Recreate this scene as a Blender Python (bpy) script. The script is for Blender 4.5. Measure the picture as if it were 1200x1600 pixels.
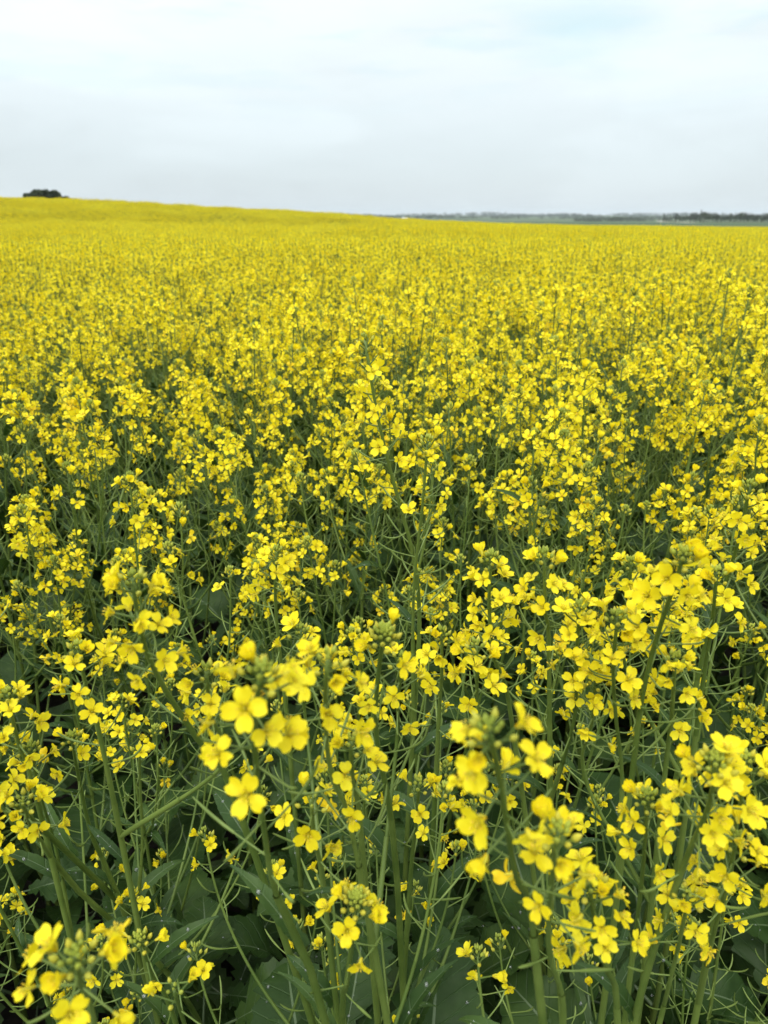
import bpy, math, random
import numpy as np
from math import radians, sin, cos, pi

# ----------------------------------------------------------------------------
# camera, world, sun, exposure
# ----------------------------------------------------------------------------
SC = bpy.context.scene
COL = SC.collection
for o in list(bpy.data.objects):
    bpy.data.objects.remove(o)

CAM_Z = 1.45
F_PX = 1164.0                       # focal length in pixels of the 1200 x 1600 photograph
PITCH = math.atan(465.0 / F_PX)     # horizon sits at y = 335
cam = bpy.data.cameras.new('camera')
cam_o = bpy.data.objects.new('camera', cam)
COL.objects.link(cam_o)
cam_o.location = (0, 0, CAM_Z)
cam_o.rotation_euler = (pi / 2 - PITCH, 0, 0)
cam.sensor_fit = 'VERTICAL'
cam.sensor_height = 36.0
cam.sensor_width = 27.0
cam.lens = 36.0 * F_PX / 1600.0
cam.clip_start = 0.02
cam.clip_end = 30000
cam.dof.use_dof = True
cam.dof.focus_distance = 0.78
cam.dof.aperture_fstop = 9.4
SC.camera = cam_o

SC.view_settings.view_transform = 'Standard'
SC.view_settings.look = 'None'
SC.view_settings.exposure = 0.62
SC.view_settings.gamma = 1.0
SC.render.engine = 'CYCLES'
SC.cycles.max_bounces = 8
SC.cycles.diffuse_bounces = 3
SC.cycles.transmission_bounces = 4
SC.cycles.transparent_max_bounces = 8
SC.cycles.volume_bounces = 0

SUN_EL, SUN_AZ = 52.0, 205.0        # elevation, compass azimuth (behind and to the side of the camera)
w = bpy.data.worlds.new('World')
SC.world = w
w.use_nodes = True
NT = w.node_tree
for n in list(NT.nodes):
    NT.nodes.remove(n)


def N(nt, typ, **kw):
    n = nt.nodes.new(typ)
    for k, v in kw.items():
        if k.startswith('i_'):
            n.inputs[k[2:]].default_value = v
        else:
            setattr(n, k, v)
    return n


def ramp(nt, src, stops, interp='EASE'):
    r = nt.nodes.new('ShaderNodeValToRGB')
    r.color_ramp.interpolation = interp
    els = r.color_ramp.elements
    while len(els) < len(stops):
        els.new(0.5)
    for e, (p, c) in zip(els, stops):
        e.position = p
        e.color = (c[0], c[1], c[2], 1) if hasattr(c, '__len__') else (c, c, c, 1)
    nt.links.new(src, r.inputs[0])
    return r.outputs[0]


def sky():
    nt = NT
    L = nt.links.new
    out = N(nt, 'ShaderNodeOutputWorld')
    bg = N(nt, 'ShaderNodeBackground')
    bg.inputs['Strength'].default_value = 0.1
    L(bg.outputs[0], out.inputs[0])
    nish = N(nt, 'ShaderNodeTexSky')
    nish.sky_type = 'NISHITA'
    nish.sun_disc = False
    nish.sun_elevation = radians(SUN_EL)
    nish.sun_rotation = radians(SUN_AZ)
    tc = N(nt, 'ShaderNodeTexCoord')
    sep = N(nt, 'ShaderNodeSeparateXYZ')
    L(tc.outputs['Generated'], sep.inputs[0])
    # cloud deck: horizontally stretched soft noise
    mp = N(nt, 'ShaderNodeMapping')
    mp.inputs['Scale'].default_value = (2.2, 2.2, 9.0)
    mp.inputs['Location'].default_value = (0.35, 0.2, 0.1)
    L(tc.outputs['Generated'], mp.inputs[0])
    n1 = N(nt, 'ShaderNodeTexNoise')
    n1.inputs['Scale'].default_value = 1.5
    n1.inputs['Detail'].default_value = 5
    n1.inputs['Roughness'].default_value = 0.5
    n1.inputs['Distortion'].default_value = 0.4
    L(mp.outputs[0], n1.inputs['Vector'])
    mp2 = N(nt, 'ShaderNodeMapping')
    mp2.inputs['Scale'].default_value = (3.0, 3.0, 16.0)
    mp2.inputs['Location'].default_value = (4.3, 1.2, 2.1)
    L(tc.outputs['Generated'], mp2.inputs[0])
    n2 = N(nt, 'ShaderNodeTexNoise')
    n2.inputs['Scale'].default_value = 1.7
    n2.inputs['Detail'].default_value = 4
    n2.inputs['Roughness'].default_value = 0.55
    L(mp2.outputs[0], n2.inputs['Vector'])
    # brightness of the deck by height: greyer low down, whiter and brighter overhead
    base = ramp(nt, sep.outputs['Z'], [
        (0.0, (4.55, 5.1, 5.4)), (0.06, (4.95, 5.55, 5.8)), (0.13, (5.75, 6.35, 6.55)),
        (0.2, (6.45, 7.0, 7.05)), (0.45, (10.0, 10.4, 10.2)), (1.0, (15.5, 15.7, 15.2))], 'LINEAR')
    puff = ramp(nt, n1.outputs[0], [(0.34, 0.94), (0.5, 1.0), (0.66, 1.06)])
    mul = N(nt, 'ShaderNodeMix', data_type='RGBA', blend_type='MULTIPLY')
    mul.inputs['Factor'].default_value = 1.0
    L(base, mul.inputs['A'])
    L(puff, mul.inputs['B'])
    # thin places where the pale blue shows, only above the low deck
    thin = ramp(nt, n2.outputs[0], [(0.50, 0.0), (0.64, 0.45)])
    hi = ramp(nt, sep.outputs['Z'], [(0.08, 0.0), (0.2, 1.0)])
    f0 = N(nt, 'ShaderNodeMath', operation='MULTIPLY')
    L(thin, f0.inputs[0])
    L(hi, f0.inputs[1])
    # one break in the cloud
    sq = N(nt, 'ShaderNodeMapping')
    sq.inputs['Scale'].default_value = (1.0, 0.6, 2.6)
    L(tc.outputs['Generated'], sq.inputs[0])
    ds = N(nt, 'ShaderNodeVectorMath', operation='DISTANCE')
    L(sq.outputs[0], ds.inputs[0])
    ds.inputs[1].default_value = (0.212, 0.961 * 0.6, 0.188 * 2.6)
    wob = N(nt, 'ShaderNodeMath', operation='MULTIPLY_ADD')
    L(n2.outputs[0], wob.inputs[0])
    wob.inputs[1].default_value = 0.22
    L(ds.outputs['Value'], wob.inputs[2])
    brk = ramp(nt, wob.outputs[0], [(0.10, 0.85), (0.24, 0.0)])
    fac = N(nt, 'ShaderNodeMath', operation='MAXIMUM')
    L(f0.outputs[0], fac.inputs[0])
    L(brk, fac.inputs[1])
    blue = N(nt, 'ShaderNodeMix', data_type='RGBA', blend_type='MULTIPLY')
    L(fac.outputs[0], blue.inputs['Factor'])
    L(mul.outputs['Result'], blue.inputs['A'])
    blue.inputs['B'].default_value = (0.78, 0.93, 0.98, 1)
    mix = N(nt, 'ShaderNodeMix', data_type='RGBA', blend_type='MIX')
    mix.inputs['Factor'].default_value = 0.93
    L(nish.outputs[0], mix.inputs['A'])
    L(blue.outputs['Result'], mix.inputs['B'])
    L(mix.outputs['Result'], bg.inputs['Color'])


sky()

sun = bpy.data.lights.new('sun', 'SUN')
sun.energy = 1.5
sun.angle = radians(25)
sun.color = (1.0, 0.96, 0.9)
sun_o = bpy.data.objects.new('sun', sun)
COL.objects.link(sun_o)
sun_o.rotation_euler = (radians(90 - SUN_EL), 0, radians(180 - SUN_AZ))

# ----------------------------------------------------------------------------
# helpers: pixel -> point, terrain, mesh builder
# ----------------------------------------------------------------------------
CP, SP = cos(PITCH), sin(PITCH)
FWD = np.array([0, CP, -SP])
UPV = np.array([0, SP, CP])
RGT = np.array([1.0, 0, 0])
CAMP = np.array([0, 0, CAM_Z])


def ray(px, py):
    return FWD + RGT * ((px - 600) / F_PX) + UPV * ((800 - py) / F_PX)


def at_depth(px, py, d):
    return CAMP + ray(px, py) * d


def at_y(px, py, y):
    r = ray(px, py)
    return CAMP + r * (y / r[1])


def sstep(a, b, x):
    t = np.clip((np.asarray(x, float) - a) / (b - a), 0, 1)
    return t * t * (3 - 2 * t)


# skyline of the crop read off the photograph: column (tangent) -> slope of the sight line
_SX = np.array([-900, -300, 0, 110, 200, 300, 400, 500, 600, 700, 800, 900, 1000, 1100, 1200, 1600, 2200.])
_SY = np.array([292, 299, 309, 312, 317, 322, 326.5, 332.5, 340, 345.5, 349.5, 352, 353, 354.5, 355, 357, 358.])
_ST = (_SX - 600) / F_PX / (CP + SP * (465 / F_PX))
_SS = np.array([ray(600, y)[2] / ray(600, y)[1] for y in _SY])


def crest_y(t):
    return 78 + 115 * sstep(-0.04, 0.22, t)


def terrain(x, y):
    x = np.asarray(x, float)
    y = np.asarray(y, float)
    yy = np.maximum(y, 0.5)
    t = np.clip(x / (yy + 0.0), -3, 3)
    t = np.where(y < 12, t * np.clip(y / 12, 0, 1), t)
    yc = crest_y(t)
    s = np.interp(t, _ST, _SS)
    zc = CAM_Z - 1.17 + yc * s
    u = np.clip((yy - 12) / (yc - 12), 0, 1)
    k = sstep(-0.04, 0.22, t)
    wgt = (1 - k) * (u * u * (3 - 2 * u)) + k * u
    dip = -0.55 * (1 - sstep(-.12, .1, t)) * np.exp(-((yy - 37) / 12.0) ** 2)
    near = zc * wgt + dip
    far = np.interp(yy, [0, 200, 800, 1600, 2600, 4200, 7000], [0, -1.9, -6.4, -11.5, -13, -9, -6])
    und = 1.1 * np.sin(x * 0.004 + 1) * np.sin(yy * 0.0031) * sstep(400, 1200, yy)
    b = sstep(0, 1, (yy - yc) / (60 + 240 * (1 - k)))
    r = near * (1 - b) + (far + und) * b
    return r


class MB:
    def __init__(self):
        self.v, self.f, self.n = [], [], 0

    def add(self, V, F, m):
        """V (n,3); F an int array (k,3|4) or a list of such with one material each."""
        self.v.append(np.asarray(V, float))
        self.f.append((np.asarray(F, int) + self.n, m))
        self.n += len(V)

    def merge(self, other, M=None):
        V = np.concatenate(other.v) if other.v else np.zeros((0, 3))
        if M is not None:
            V = V @ M[:3, :3].T + M[:3, 3]
        self.v.append(V)
        for F, m in other.f:
            self.f.append((F + self.n, m))
        self.n += len(V)

    def mesh(self, name, mats, smooth=True):
        V = np.concatenate(self.v) if self.v else np.zeros((0, 3))
        me = bpy.data.meshes.new(name)
        used = sorted({m for _, m in self.f})
        for m in used:
            me.materials.append(mats[m])
        idx = {m: i for i, m in enumerate(used)}
        loops, starts, tot, mi, s = [], [], [], [], 0
        for F, m in self.f:
            if len(F) == 0:
                continue
            k = F.shape[1]
            loops.append(F.ravel())
            starts.append(s + np.arange(len(F)) * k)
            tot.append(np.full(len(F), k))
            mi.append(np.full(len(F), idx[m]))
            s += F.size
        me.vertices.add(len(V))
        me.vertices.foreach_set('co', V.ravel().astype(np.float32))
        if loops:
            loops = np.concatenate(loops)
            starts = np.concatenate(starts)
            tot = np.concatenate(tot)
            me.loops.add(len(loops))
            me.loops.foreach_set('vertex_index', loops.astype(np.int32))
            me.polygons.add(len(starts))
            me.polygons.foreach_set('loop_start', starts.astype(np.int32))
            me.polygons.foreach_set('material_index', np.concatenate(mi).astype(np.int32))
            me.polygons.foreach_set('use_smooth', np.full(len(starts), smooth))
        me.update(calc_edges=True)
        me.validate()
        return me


def unit(v):
    v = np.asarray(v, float)
    return v / (np.linalg.norm(v) + 1e-12)


def frame(z, roll=0.0):
    """3x3 with local +Z along z."""
    z = unit(z)
    a = np.array([0, 0, 1.0]) if abs(z[2]) < 0.9 else np.array([1.0, 0, 0])
    x = unit(np.cross(a, z))
    y = np.cross(z, x)
    c, s = cos(roll), sin(roll)
    return np.stack([x * c + y * s, y * c - x * s, z], axis=1)


def mat4(R, t, s=1.0):
    M = np.eye(4)
    M[:3, :3] = R * s
    M[:3, 3] = t
    return M


def tube(mb, P, R, sides, m, cap=True):
    P = np.asarray(P, float)
    n = len(P)
    R = np.full(n, R) if np.isscalar(R) else np.asarray(R, float)
    T = np.gradient(P, axis=0)
    T /= np.linalg.norm(T, axis=1)[:, None] + 1e-12
    a = np.array([1.0, 0, 0]) if abs(T[0][0]) < 0.8 else np.array([0, 1.0, 0])
    x = unit(np.cross(T[0], a))
    ang = np.arange(sides) * 2 * pi / sides
    ca, sa = np.cos(ang)[:, None], np.sin(ang)[:, None]
    V = np.empty((n, sides, 3))
    for i in range(n):
        x = unit(x - T[i] * (x @ T[i]))
        y = np.cross(T[i], x)
        V[i] = P[i] + R[i] * (ca * x + sa * y)
    j = np.arange(sides)
    j2 = (j + 1) % sides
    F = np.concatenate([np.stack([i * sides + j, i * sides + j2, (i + 1) * sides + j2, (i + 1) * sides + j], 1) for i in range(n - 1)])
    mb.add(V.reshape(-1, 3), F, m)
    if cap and sides >= 4:
        q = [(n - 1) * sides + k for k in range(sides)]
        base = mb.n - n * sides
        if sides == 4:
            mb.f.append((np.array([q]) + base, m))
        else:
            mb.f.append((np.array([[q[0], q[k], q[k + 1]] for k in range(1, sides - 1)]) + base, m))


def ellipsoid(mb, c, R, r, h, sides, rings, m, m_tip=None):
    """bud: starts at c, grows along R's z for h, greatest radius r."""
    t = np.linspace(0.0, 1.0, rings + 2)
    prof = np.sin(pi * t ** 0.85) * r
    prof[0], prof[-1] = r * 0.25, r * 0.12
    ang = np.arange(sides) * 2 * pi / sides
    V = np.stack([np.stack([np.cos(ang) * p, np.sin(ang) * p, np.full(sides, z * h)], 1) for p, z in zip(prof, t)])
    V = V.reshape(-1, 3) @ R.T + c
    j = np.arange(sides)
    j2 = (j + 1) % sides
    n = len(t)
    F = [np.stack([i * sides + j, i * sides + j2, (i + 1) * sides + j2, (i + 1) * sides + j], 1) for i in range(n - 1)]
    if m_tip is None:
        mb.add(V, np.concatenate(F), m)
    else:
        k = max(1, (n - 1) // 2)
        mb.add(V, np.concatenate(F[:k]), m)
        base = mb.n - len(V)
        mb.f.append((np.concatenate(F[k:]) + base, m_tip))


def bez(p0, p1, p2, n):
    t = np.linspace(0, 1, n)[:, None]
    return (1 - t) ** 2 * p0 + 2 * t * (1 - t) * p1 + t * t * p2


def spline(pts, n):
    """Catmull-Rom through pts, n samples."""
    P = np.asarray(pts, float)
    if len(P) == 2:
        return P[0] + (P[1] - P[0]) * np.linspace(0, 1, n)[:, None]
    Q = np.vstack([2 * P[0] - P[1], P, 2 * P[-1] - P[-2]])
    d = np.concatenate([[0], np.cumsum(np.linalg.norm(np.diff(P, axis=0), axis=1))])
    s = np.linspace(0, d[-1], n)
    out = []
    for x in s:
        i = min(np.searchsorted(d, x, 'right') - 1, len(P) - 2)
        t = (x - d[i]) / (d[i + 1] - d[i] + 1e-12)
        a, b, c, e = Q[i], Q[i + 1], Q[i + 2], Q[i + 3]
        out.append(0.5 * ((2 * b) + (-a + c) * t + (2 * a - 5 * b + 4 * c - e) * t * t + (-a + 3 * b - 3 * c + e) * t ** 3))
    return np.array(out)


# ----------------------------------------------------------------------------
# materials
# ----------------------------------------------------------------------------
def new_mat(name):
    m = bpy.data.materials.new(name)
    m.use_nodes = True
    nt = m.node_tree
    for n in list(nt.nodes):
        nt.nodes.remove(n)
    out = nt.nodes.new('ShaderNodeOutputMaterial')
    return m, nt, out


def plant_mat(name, c_lo, c_hi, rough=0.5, trans=0.0, trans_col=None, scale=60.0, rand=0.25, bump=0.0, spec=0.4):
    """diffuse plant tissue: noise between two colours, a per-plant shift, optional light passing through."""
    m, nt, out = new_mat(name)
    L = nt.links.new
    tc = N(nt, 'ShaderNodeTexCoord')
    nz = N(nt, 'ShaderNodeTexNoise')
    nz.inputs['Scale'].default_value = scale
    nz.inputs['Detail'].default_value = 3
    L(tc.outputs['Object'], nz.inputs['Vector'])
    oi = N(nt, 'ShaderNodeObjectInfo')
    a = N(nt, 'ShaderNodeMath', operation='MULTIPLY_ADD')
    L(oi.outputs['Random'], a.inputs[0])
    a.inputs[1].default_value = rand
    a.inputs[2].default_value = -rand / 2
    b = N(nt, 'ShaderNodeMath', operation='ADD')
    L(nz.outputs[0], b.inputs[0])
    L(a.outputs[0], b.inputs[1])
    col = ramp(nt, b.outputs[0], [(0.3, c_lo), (0.7, c_hi)])
    p = N(nt, 'ShaderNodeBsdfPrincipled')
    L(col, p.inputs['Base Color'])
    p.inputs['Roughness'].default_value = rough
    p.inputs['Specular IOR Level'].default_value = spec
    if bump:
        bp = N(nt, 'ShaderNodeBump')
        bp.inputs['Strength'].default_value = bump
        bp.inputs['Distance'].default_value = 0.002
        L(nz.outputs[0], bp.inputs['Height'])
        L(bp.outputs[0], p.inputs['Normal'])
    if trans:
        t = N(nt, 'ShaderNodeBsdfTranslucent')
        if trans_col:
            t.inputs[0].default_value = (*trans_col, 1)
        else:
            L(col, t.inputs[0])
        mx = N(nt, 'ShaderNodeMixShader')
        mx.inputs[0].default_value = trans
        L(p.outputs[0], mx.inputs[1])
        L(t.outputs[0], mx.inputs[2])
        L(mx.outputs[0], out.inputs[0])
    else:
        L(p.outputs[0], out.inputs[0])
    return m


PETAL, CLAW, SEPAL, ANTHER, STEM, BUD, BUDTIP, POD, LEAF, VEIN, DROP, BARK, CROWN = range(13)
MATS = {
    PETAL: plant_mat('petal_yellow', (0.86, 0.71, 0.012), (0.94, 0.83, 0.030), 0.55, 0.42, None, 110, 0.35, 0.25, spec=0.2),
    CLAW: plant_mat('petal_base_golden', (0.80, 0.57, 0.014), (0.86, 0.68, 0.025), 0.55, 0.3, None, 110, 0.3, 0.25, spec=0.2),
    SEPAL: plant_mat('sepal_yellow_green', (0.55, 0.50, 0.04), (0.62, 0.55, 0.04), 0.55, 0.2, None, 60, 0.3, spec=0.3),
    ANTHER: plant_mat('anther_yellow', (0.66, 0.48, 0.03), (0.75, 0.55, 0.04), 0.7, 0.0, None, 80, 0.2),
    STEM: plant_mat('stem_green', (0.074, 0.122, 0.020), (0.125, 0.182, 0.036), 0.5, 0.0, None, 25, 0.4, spec=0.4),
    BUD: plant_mat('bud_green', (0.26, 0.32, 0.045), (0.38, 0.43, 0.06), 0.45, 0.1, None, 60, 0.4),
    BUDTIP: plant_mat('bud_tip_yellowish', (0.42, 0.42, 0.05), (0.55, 0.50, 0.05), 0.45, 0.1, None, 60, 0.4),
    POD: plant_mat('pod_green', (0.105, 0.160, 0.030), (0.16, 0.225, 0.052), 0.5, 0.0, None, 40, 0.4),
    VEIN: plant_mat('leaf_vein_pale', (0.06, 0.10, 0.04), (0.09, 0.135, 0.06), 0.45, 0.0, None, 30, 0.3),
    BARK: plant_mat('bark_grey_brown', (0.06, 0.05, 0.04), (0.1, 0.085, 0.07), 0.9, 0.0, None, 3, 0.2),
    CROWN: plant_mat('tree_foliage_dark', (0.024, 0.040, 0.024), (0.054, 0.074, 0.040), 0.7, 0.15, None, 0.5, 0.5),
}


def drop_mat():
    m, nt, out = new_mat('water_drop')
    p = N(nt, 'ShaderNodeBsdfPrincipled')
    p.inputs['Base Color'].default_value = (0.9, 0.95, 0.95, 1)
    p.inputs['Roughness'].default_value = 0.03
    p.inputs['IOR'].default_value = 1.33
    p.inputs['Transmission Weight'].default_value = 0.85
    nt.links.new(p.outputs[0], out.inputs[0])
    return m


MATS[DROP] = drop_mat()


def leaf_mat():
    m, nt, out = new_mat('leaf_blue_green')
    L = nt.links.new

    def M(op, a, b=None):
        n = N(nt, 'ShaderNodeMath', operation=op)
        for i, q in enumerate((a, b)):
            if q is None:
                continue
            if isinstance(q, (int, float)):
                n.inputs[i].default_value = q
            else:
                L(q, n.inputs[i])
        return n.outputs[0]
    tc = N(nt, 'ShaderNodeTexCoord')
    sp = N(nt, 'ShaderNodeSeparateXYZ')
    L(tc.outputs['Object'], sp.inputs[0])
    nz = N(nt, 'ShaderNodeTexNoise')
    nz.inputs['Scale'].default_value = 28
    nz.inputs['Detail'].default_value = 4
    L(tc.outputs['Object'], nz.inputs['Vector'])
    oi = N(nt, 'ShaderNodeObjectInfo')
    v = M('ADD', nz.outputs[0], M('MULTIPLY', M('SUBTRACT', oi.outputs['Random'], .5), .45))
    col = ramp(nt, v, [(0.25, (0.017, 0.042, 0.008)), (0.5, (0.027, 0.059, 0.013)), (0.8, (0.044, 0.083, 0.019))])
    # side veins fan from the midrib towards the margin
    ph = M('ADD', M('SUBTRACT', sp.outputs['X'], M('MULTIPLY', M('ABSOLUTE', sp.outputs['Y']), .8)), M('MULTIPLY', nz.outputs[0], .006))
    tri = M('PINGPONG', ph, .0085)
    line = ramp(nt, M('DIVIDE', tri, .0085), [(0.0, 1.0), (0.14, 0.0)])
    mx = N(nt, 'ShaderNodeMix', data_type='RGBA')
    L(M('MULTIPLY', line, .55), mx.inputs['Factor'])
    L(col, mx.inputs['A'])
    mx.inputs['B'].default_value = (0.055, 0.10, 0.035, 1)
    p = N(nt, 'ShaderNodeBsdfPrincipled')
    L(mx.outputs['Result'], p.inputs['Base Color'])
    p.inputs['Roughness'].default_value = 0.5
    p.inputs['Specular IOR Level'].default_value = 0.18
    bp = N(nt, 'ShaderNodeBump')
    bp.inputs['Strength'].default_value = 0.6
    bp.inputs['Distance'].default_value = 0.002
    L(M('SUBTRACT', nz.outputs[0], M('MULTIPLY', line, .5)), bp.inputs['Height'])
    L(bp.outputs[0], p.inputs['Normal'])
    t = N(nt, 'ShaderNodeBsdfTranslucent')
    t.inputs[0].default_value = (0.05, 0.11, 0.012, 1)
    ms = N(nt, 'ShaderNodeMixShader')
    ms.inputs[0].default_value = .14
    L(p.outputs[0], ms.inputs[1])
    L(t.outputs[0], ms.inputs[2])
    L(ms.outputs[0], out.inputs[0])
    return m


MATS[LEAF] = leaf_mat()


# ----------------------------------------------------------------------------
# canola: petals, flowers, leaves
# ----------------------------------------------------------------------------
def petal(mb, phi, nu, nw, opn, curl, L, W, cup, wav, twist, ph, mat=0):
    s = 1 - (1 - np.linspace(0, 1, nu)) ** 1.35
    ang = radians(opn) * sstep(0.10, 0.50, s) + radians(curl) * np.clip((s - 0.5) * 2, 0, 1)
    ds = np.diff(s, prepend=0) * L
    am = np.concatenate([[ang[0]], (ang[1:] + ang[:-1]) / 2])
    r = 0.0008 + np.cumsum(np.sin(am) * ds)
    z = np.cumsum(np.cos(am) * ds)
    t = np.clip((s - 0.26) / 0.74, 0, 1)
    wd = np.where(s < 0.26, 0.0016, 0.0016 + (W - 0.0016) * np.sin(np.clip(t * 1.5, 0, 1) * pi / 2) ** 1.1 * np.sqrt(np.clip(1 - (np.clip(t - 0.45, 0, 1) / 0.60) ** 2.6, 0.02, 1)))
    wn = np.linspace(-1, 1, nw)
    S, Wn = np.meshgrid(s, wn, indexing='ij')
    off = cup * W * (Wn ** 2) * np.clip(t, 0, 1)[:, None] + wav * W * np.sin(Wn * 2.2 + ph) * np.sin(S * 5 + ph) * t[:, None]
    x = Wn * wd[:, None] / 2 + twist * W * (t[:, None] ** 2)
    notch = -0.06 * L * np.exp(-(Wn / 0.35) ** 2) * (t[:, None] ** 6)
    R = r[:, None] + off * (-np.cos(ang))[:, None] + notch * np.sin(ang)[:, None]
    Z = z[:, None] + off * np.sin(ang)[:, None] + notch * np.cos(ang)[:, None]
    V = np.stack([R * cos(phi) - x * sin(phi), R * sin(phi) + x * cos(phi), Z], -1).reshape(-1, 3)
    F1, F2 = [], []
    for i in range(nu - 1):
        for k in range(nw - 1):
            a = i * nw + k
            (F1 if s[i + 1] <= 0.32 else F2).append((a, a + 1, a + nw + 1, a + nw))
    if F1:
        mb.add(V, F1, CLAW)
        mb.f.append((np.array(F2) + mb.n - len(V), mat))
    else:
        mb.add(V, F2, mat)


def flower(seed, kind, lod):
    """kinds: open, cup, droop (wet, folded), young. +Z is the way it faces; the base sits on the pedicel."""
    rng = random.Random(seed)
    mb = MB()
    nu, nw = {0: (9, 6), 1: (5, 3), 2: (3, 2)}[lod]
    L = rng.uniform(0.0135, 0.0155)
    W = rng.uniform(0.0088, 0.0104)
    sp = rng.uniform(36, 44)
    az = [sp, 180 - sp, 180 + sp, -sp]
    for k, a in enumerate(az):
        a = radians(a + rng.uniform(-7, 7))
        if kind == 'open':
            opn, curl, tw = rng.uniform(64, 100), rng.uniform(-26, 20), rng.uniform(-.10, .10)
        elif kind == 'cup':
            opn, curl, tw = rng.uniform(48, 70), rng.uniform(0, 24), rng.uniform(-.08, .08)
        elif kind == 'torn':
            if k == seed % 4:
                continue
            opn, curl, tw = rng.uniform(60, 105), rng.uniform(-20, 30), rng.uniform(-.15, .15)
        elif kind in ('droop', 'fade'):
            opn, curl, tw = rng.choice([rng.uniform(15, 45), rng.uniform(85, 118)]), rng.uniform(-30, 35), rng.uniform(-.25, .25)
        else:
            opn, curl, tw = rng.uniform(14, 30), rng.uniform(-10, 12), rng.uniform(-.08, .08)
        petal(mb, a, nu, nw, opn, curl, L * rng.uniform(.94, 1.05), W * rng.uniform(.92, 1.06), rng.uniform(-.16, .12), rng.uniform(.04, .13) if kind not in ('droop', 'fade') else rng.uniform(.12, .24), tw, rng.uniform(0, 6), CLAW if kind == 'fade' else PETAL)
    # sepals
    if lod < 2:
        for k in range(4):
            a = radians(k * 90 + rng.uniform(-12, 12))
            d = np.array([cos(a), sin(a), 0])
            tn = np.array([-sin(a), cos(a), 0])
            tilt = rng.uniform(.25, .6) if kind != 'young' else .12
            z1 = np.array([0, 0, 1.0])
            b, md, tp = d * .0009, d * (.0016 + .004 * tilt) + z1 * .0035, d * (.0014 + .0075 * tilt) + z1 * .0068
            V = [b - tn * .0006, b + tn * .0006, md - tn * .0012, md + tn * .0012, tp - tn * .0003, tp + tn * .0003]
            mb.add(V, [(0, 1, 3, 2), (2, 3, 5, 4)], SEPAL)
    # centre: pistil and six stamens
    if lod == 0:
        tube(mb, [(0, 0, 0), (0, 0, .005), (0.0003, 0, .0082)], [.0008, .0007, .0005], 5, SEPAL)
        for k in range(6):
            a = radians(k * 60 + rng.uniform(-10, 10))
            h = .0088 if k % 3 else .0068
            q = np.array([cos(a) * .0022, sin(a) * .0022, h])
            tube(mb, [(cos(a) * .0006, sin(a) * .0006, .001), q * np.array([.8, .8, .6]), q], .00022, 3, SEPAL, False)
            ellipsoid(mb, q - np.array([0, 0, .0006]), frame((cos(a) * .5, sin(a) * .5, 1)), .00055, .0021, 5, 2, ANTHER)
    elif lod == 1:
        ellipsoid(mb, np.zeros(3), np.eye(3), .0017, .0088, 4, 2, ANTHER)
    return mb


KINDS = ['open', 'open', 'open', 'cup', 'cup', 'droop', 'droop', 'droop', 'young', 'young', 'open', 'cup', 'torn', 'torn', 'droop', 'fade']
FLOWERS = [[flower(100 + i, k, lod) for i, k in enumerate(KINDS)] for lod in range(3)]
IDX = {k: [i for i, q in enumerate(KINDS) if q == k] for k in set(KINDS)}


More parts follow.
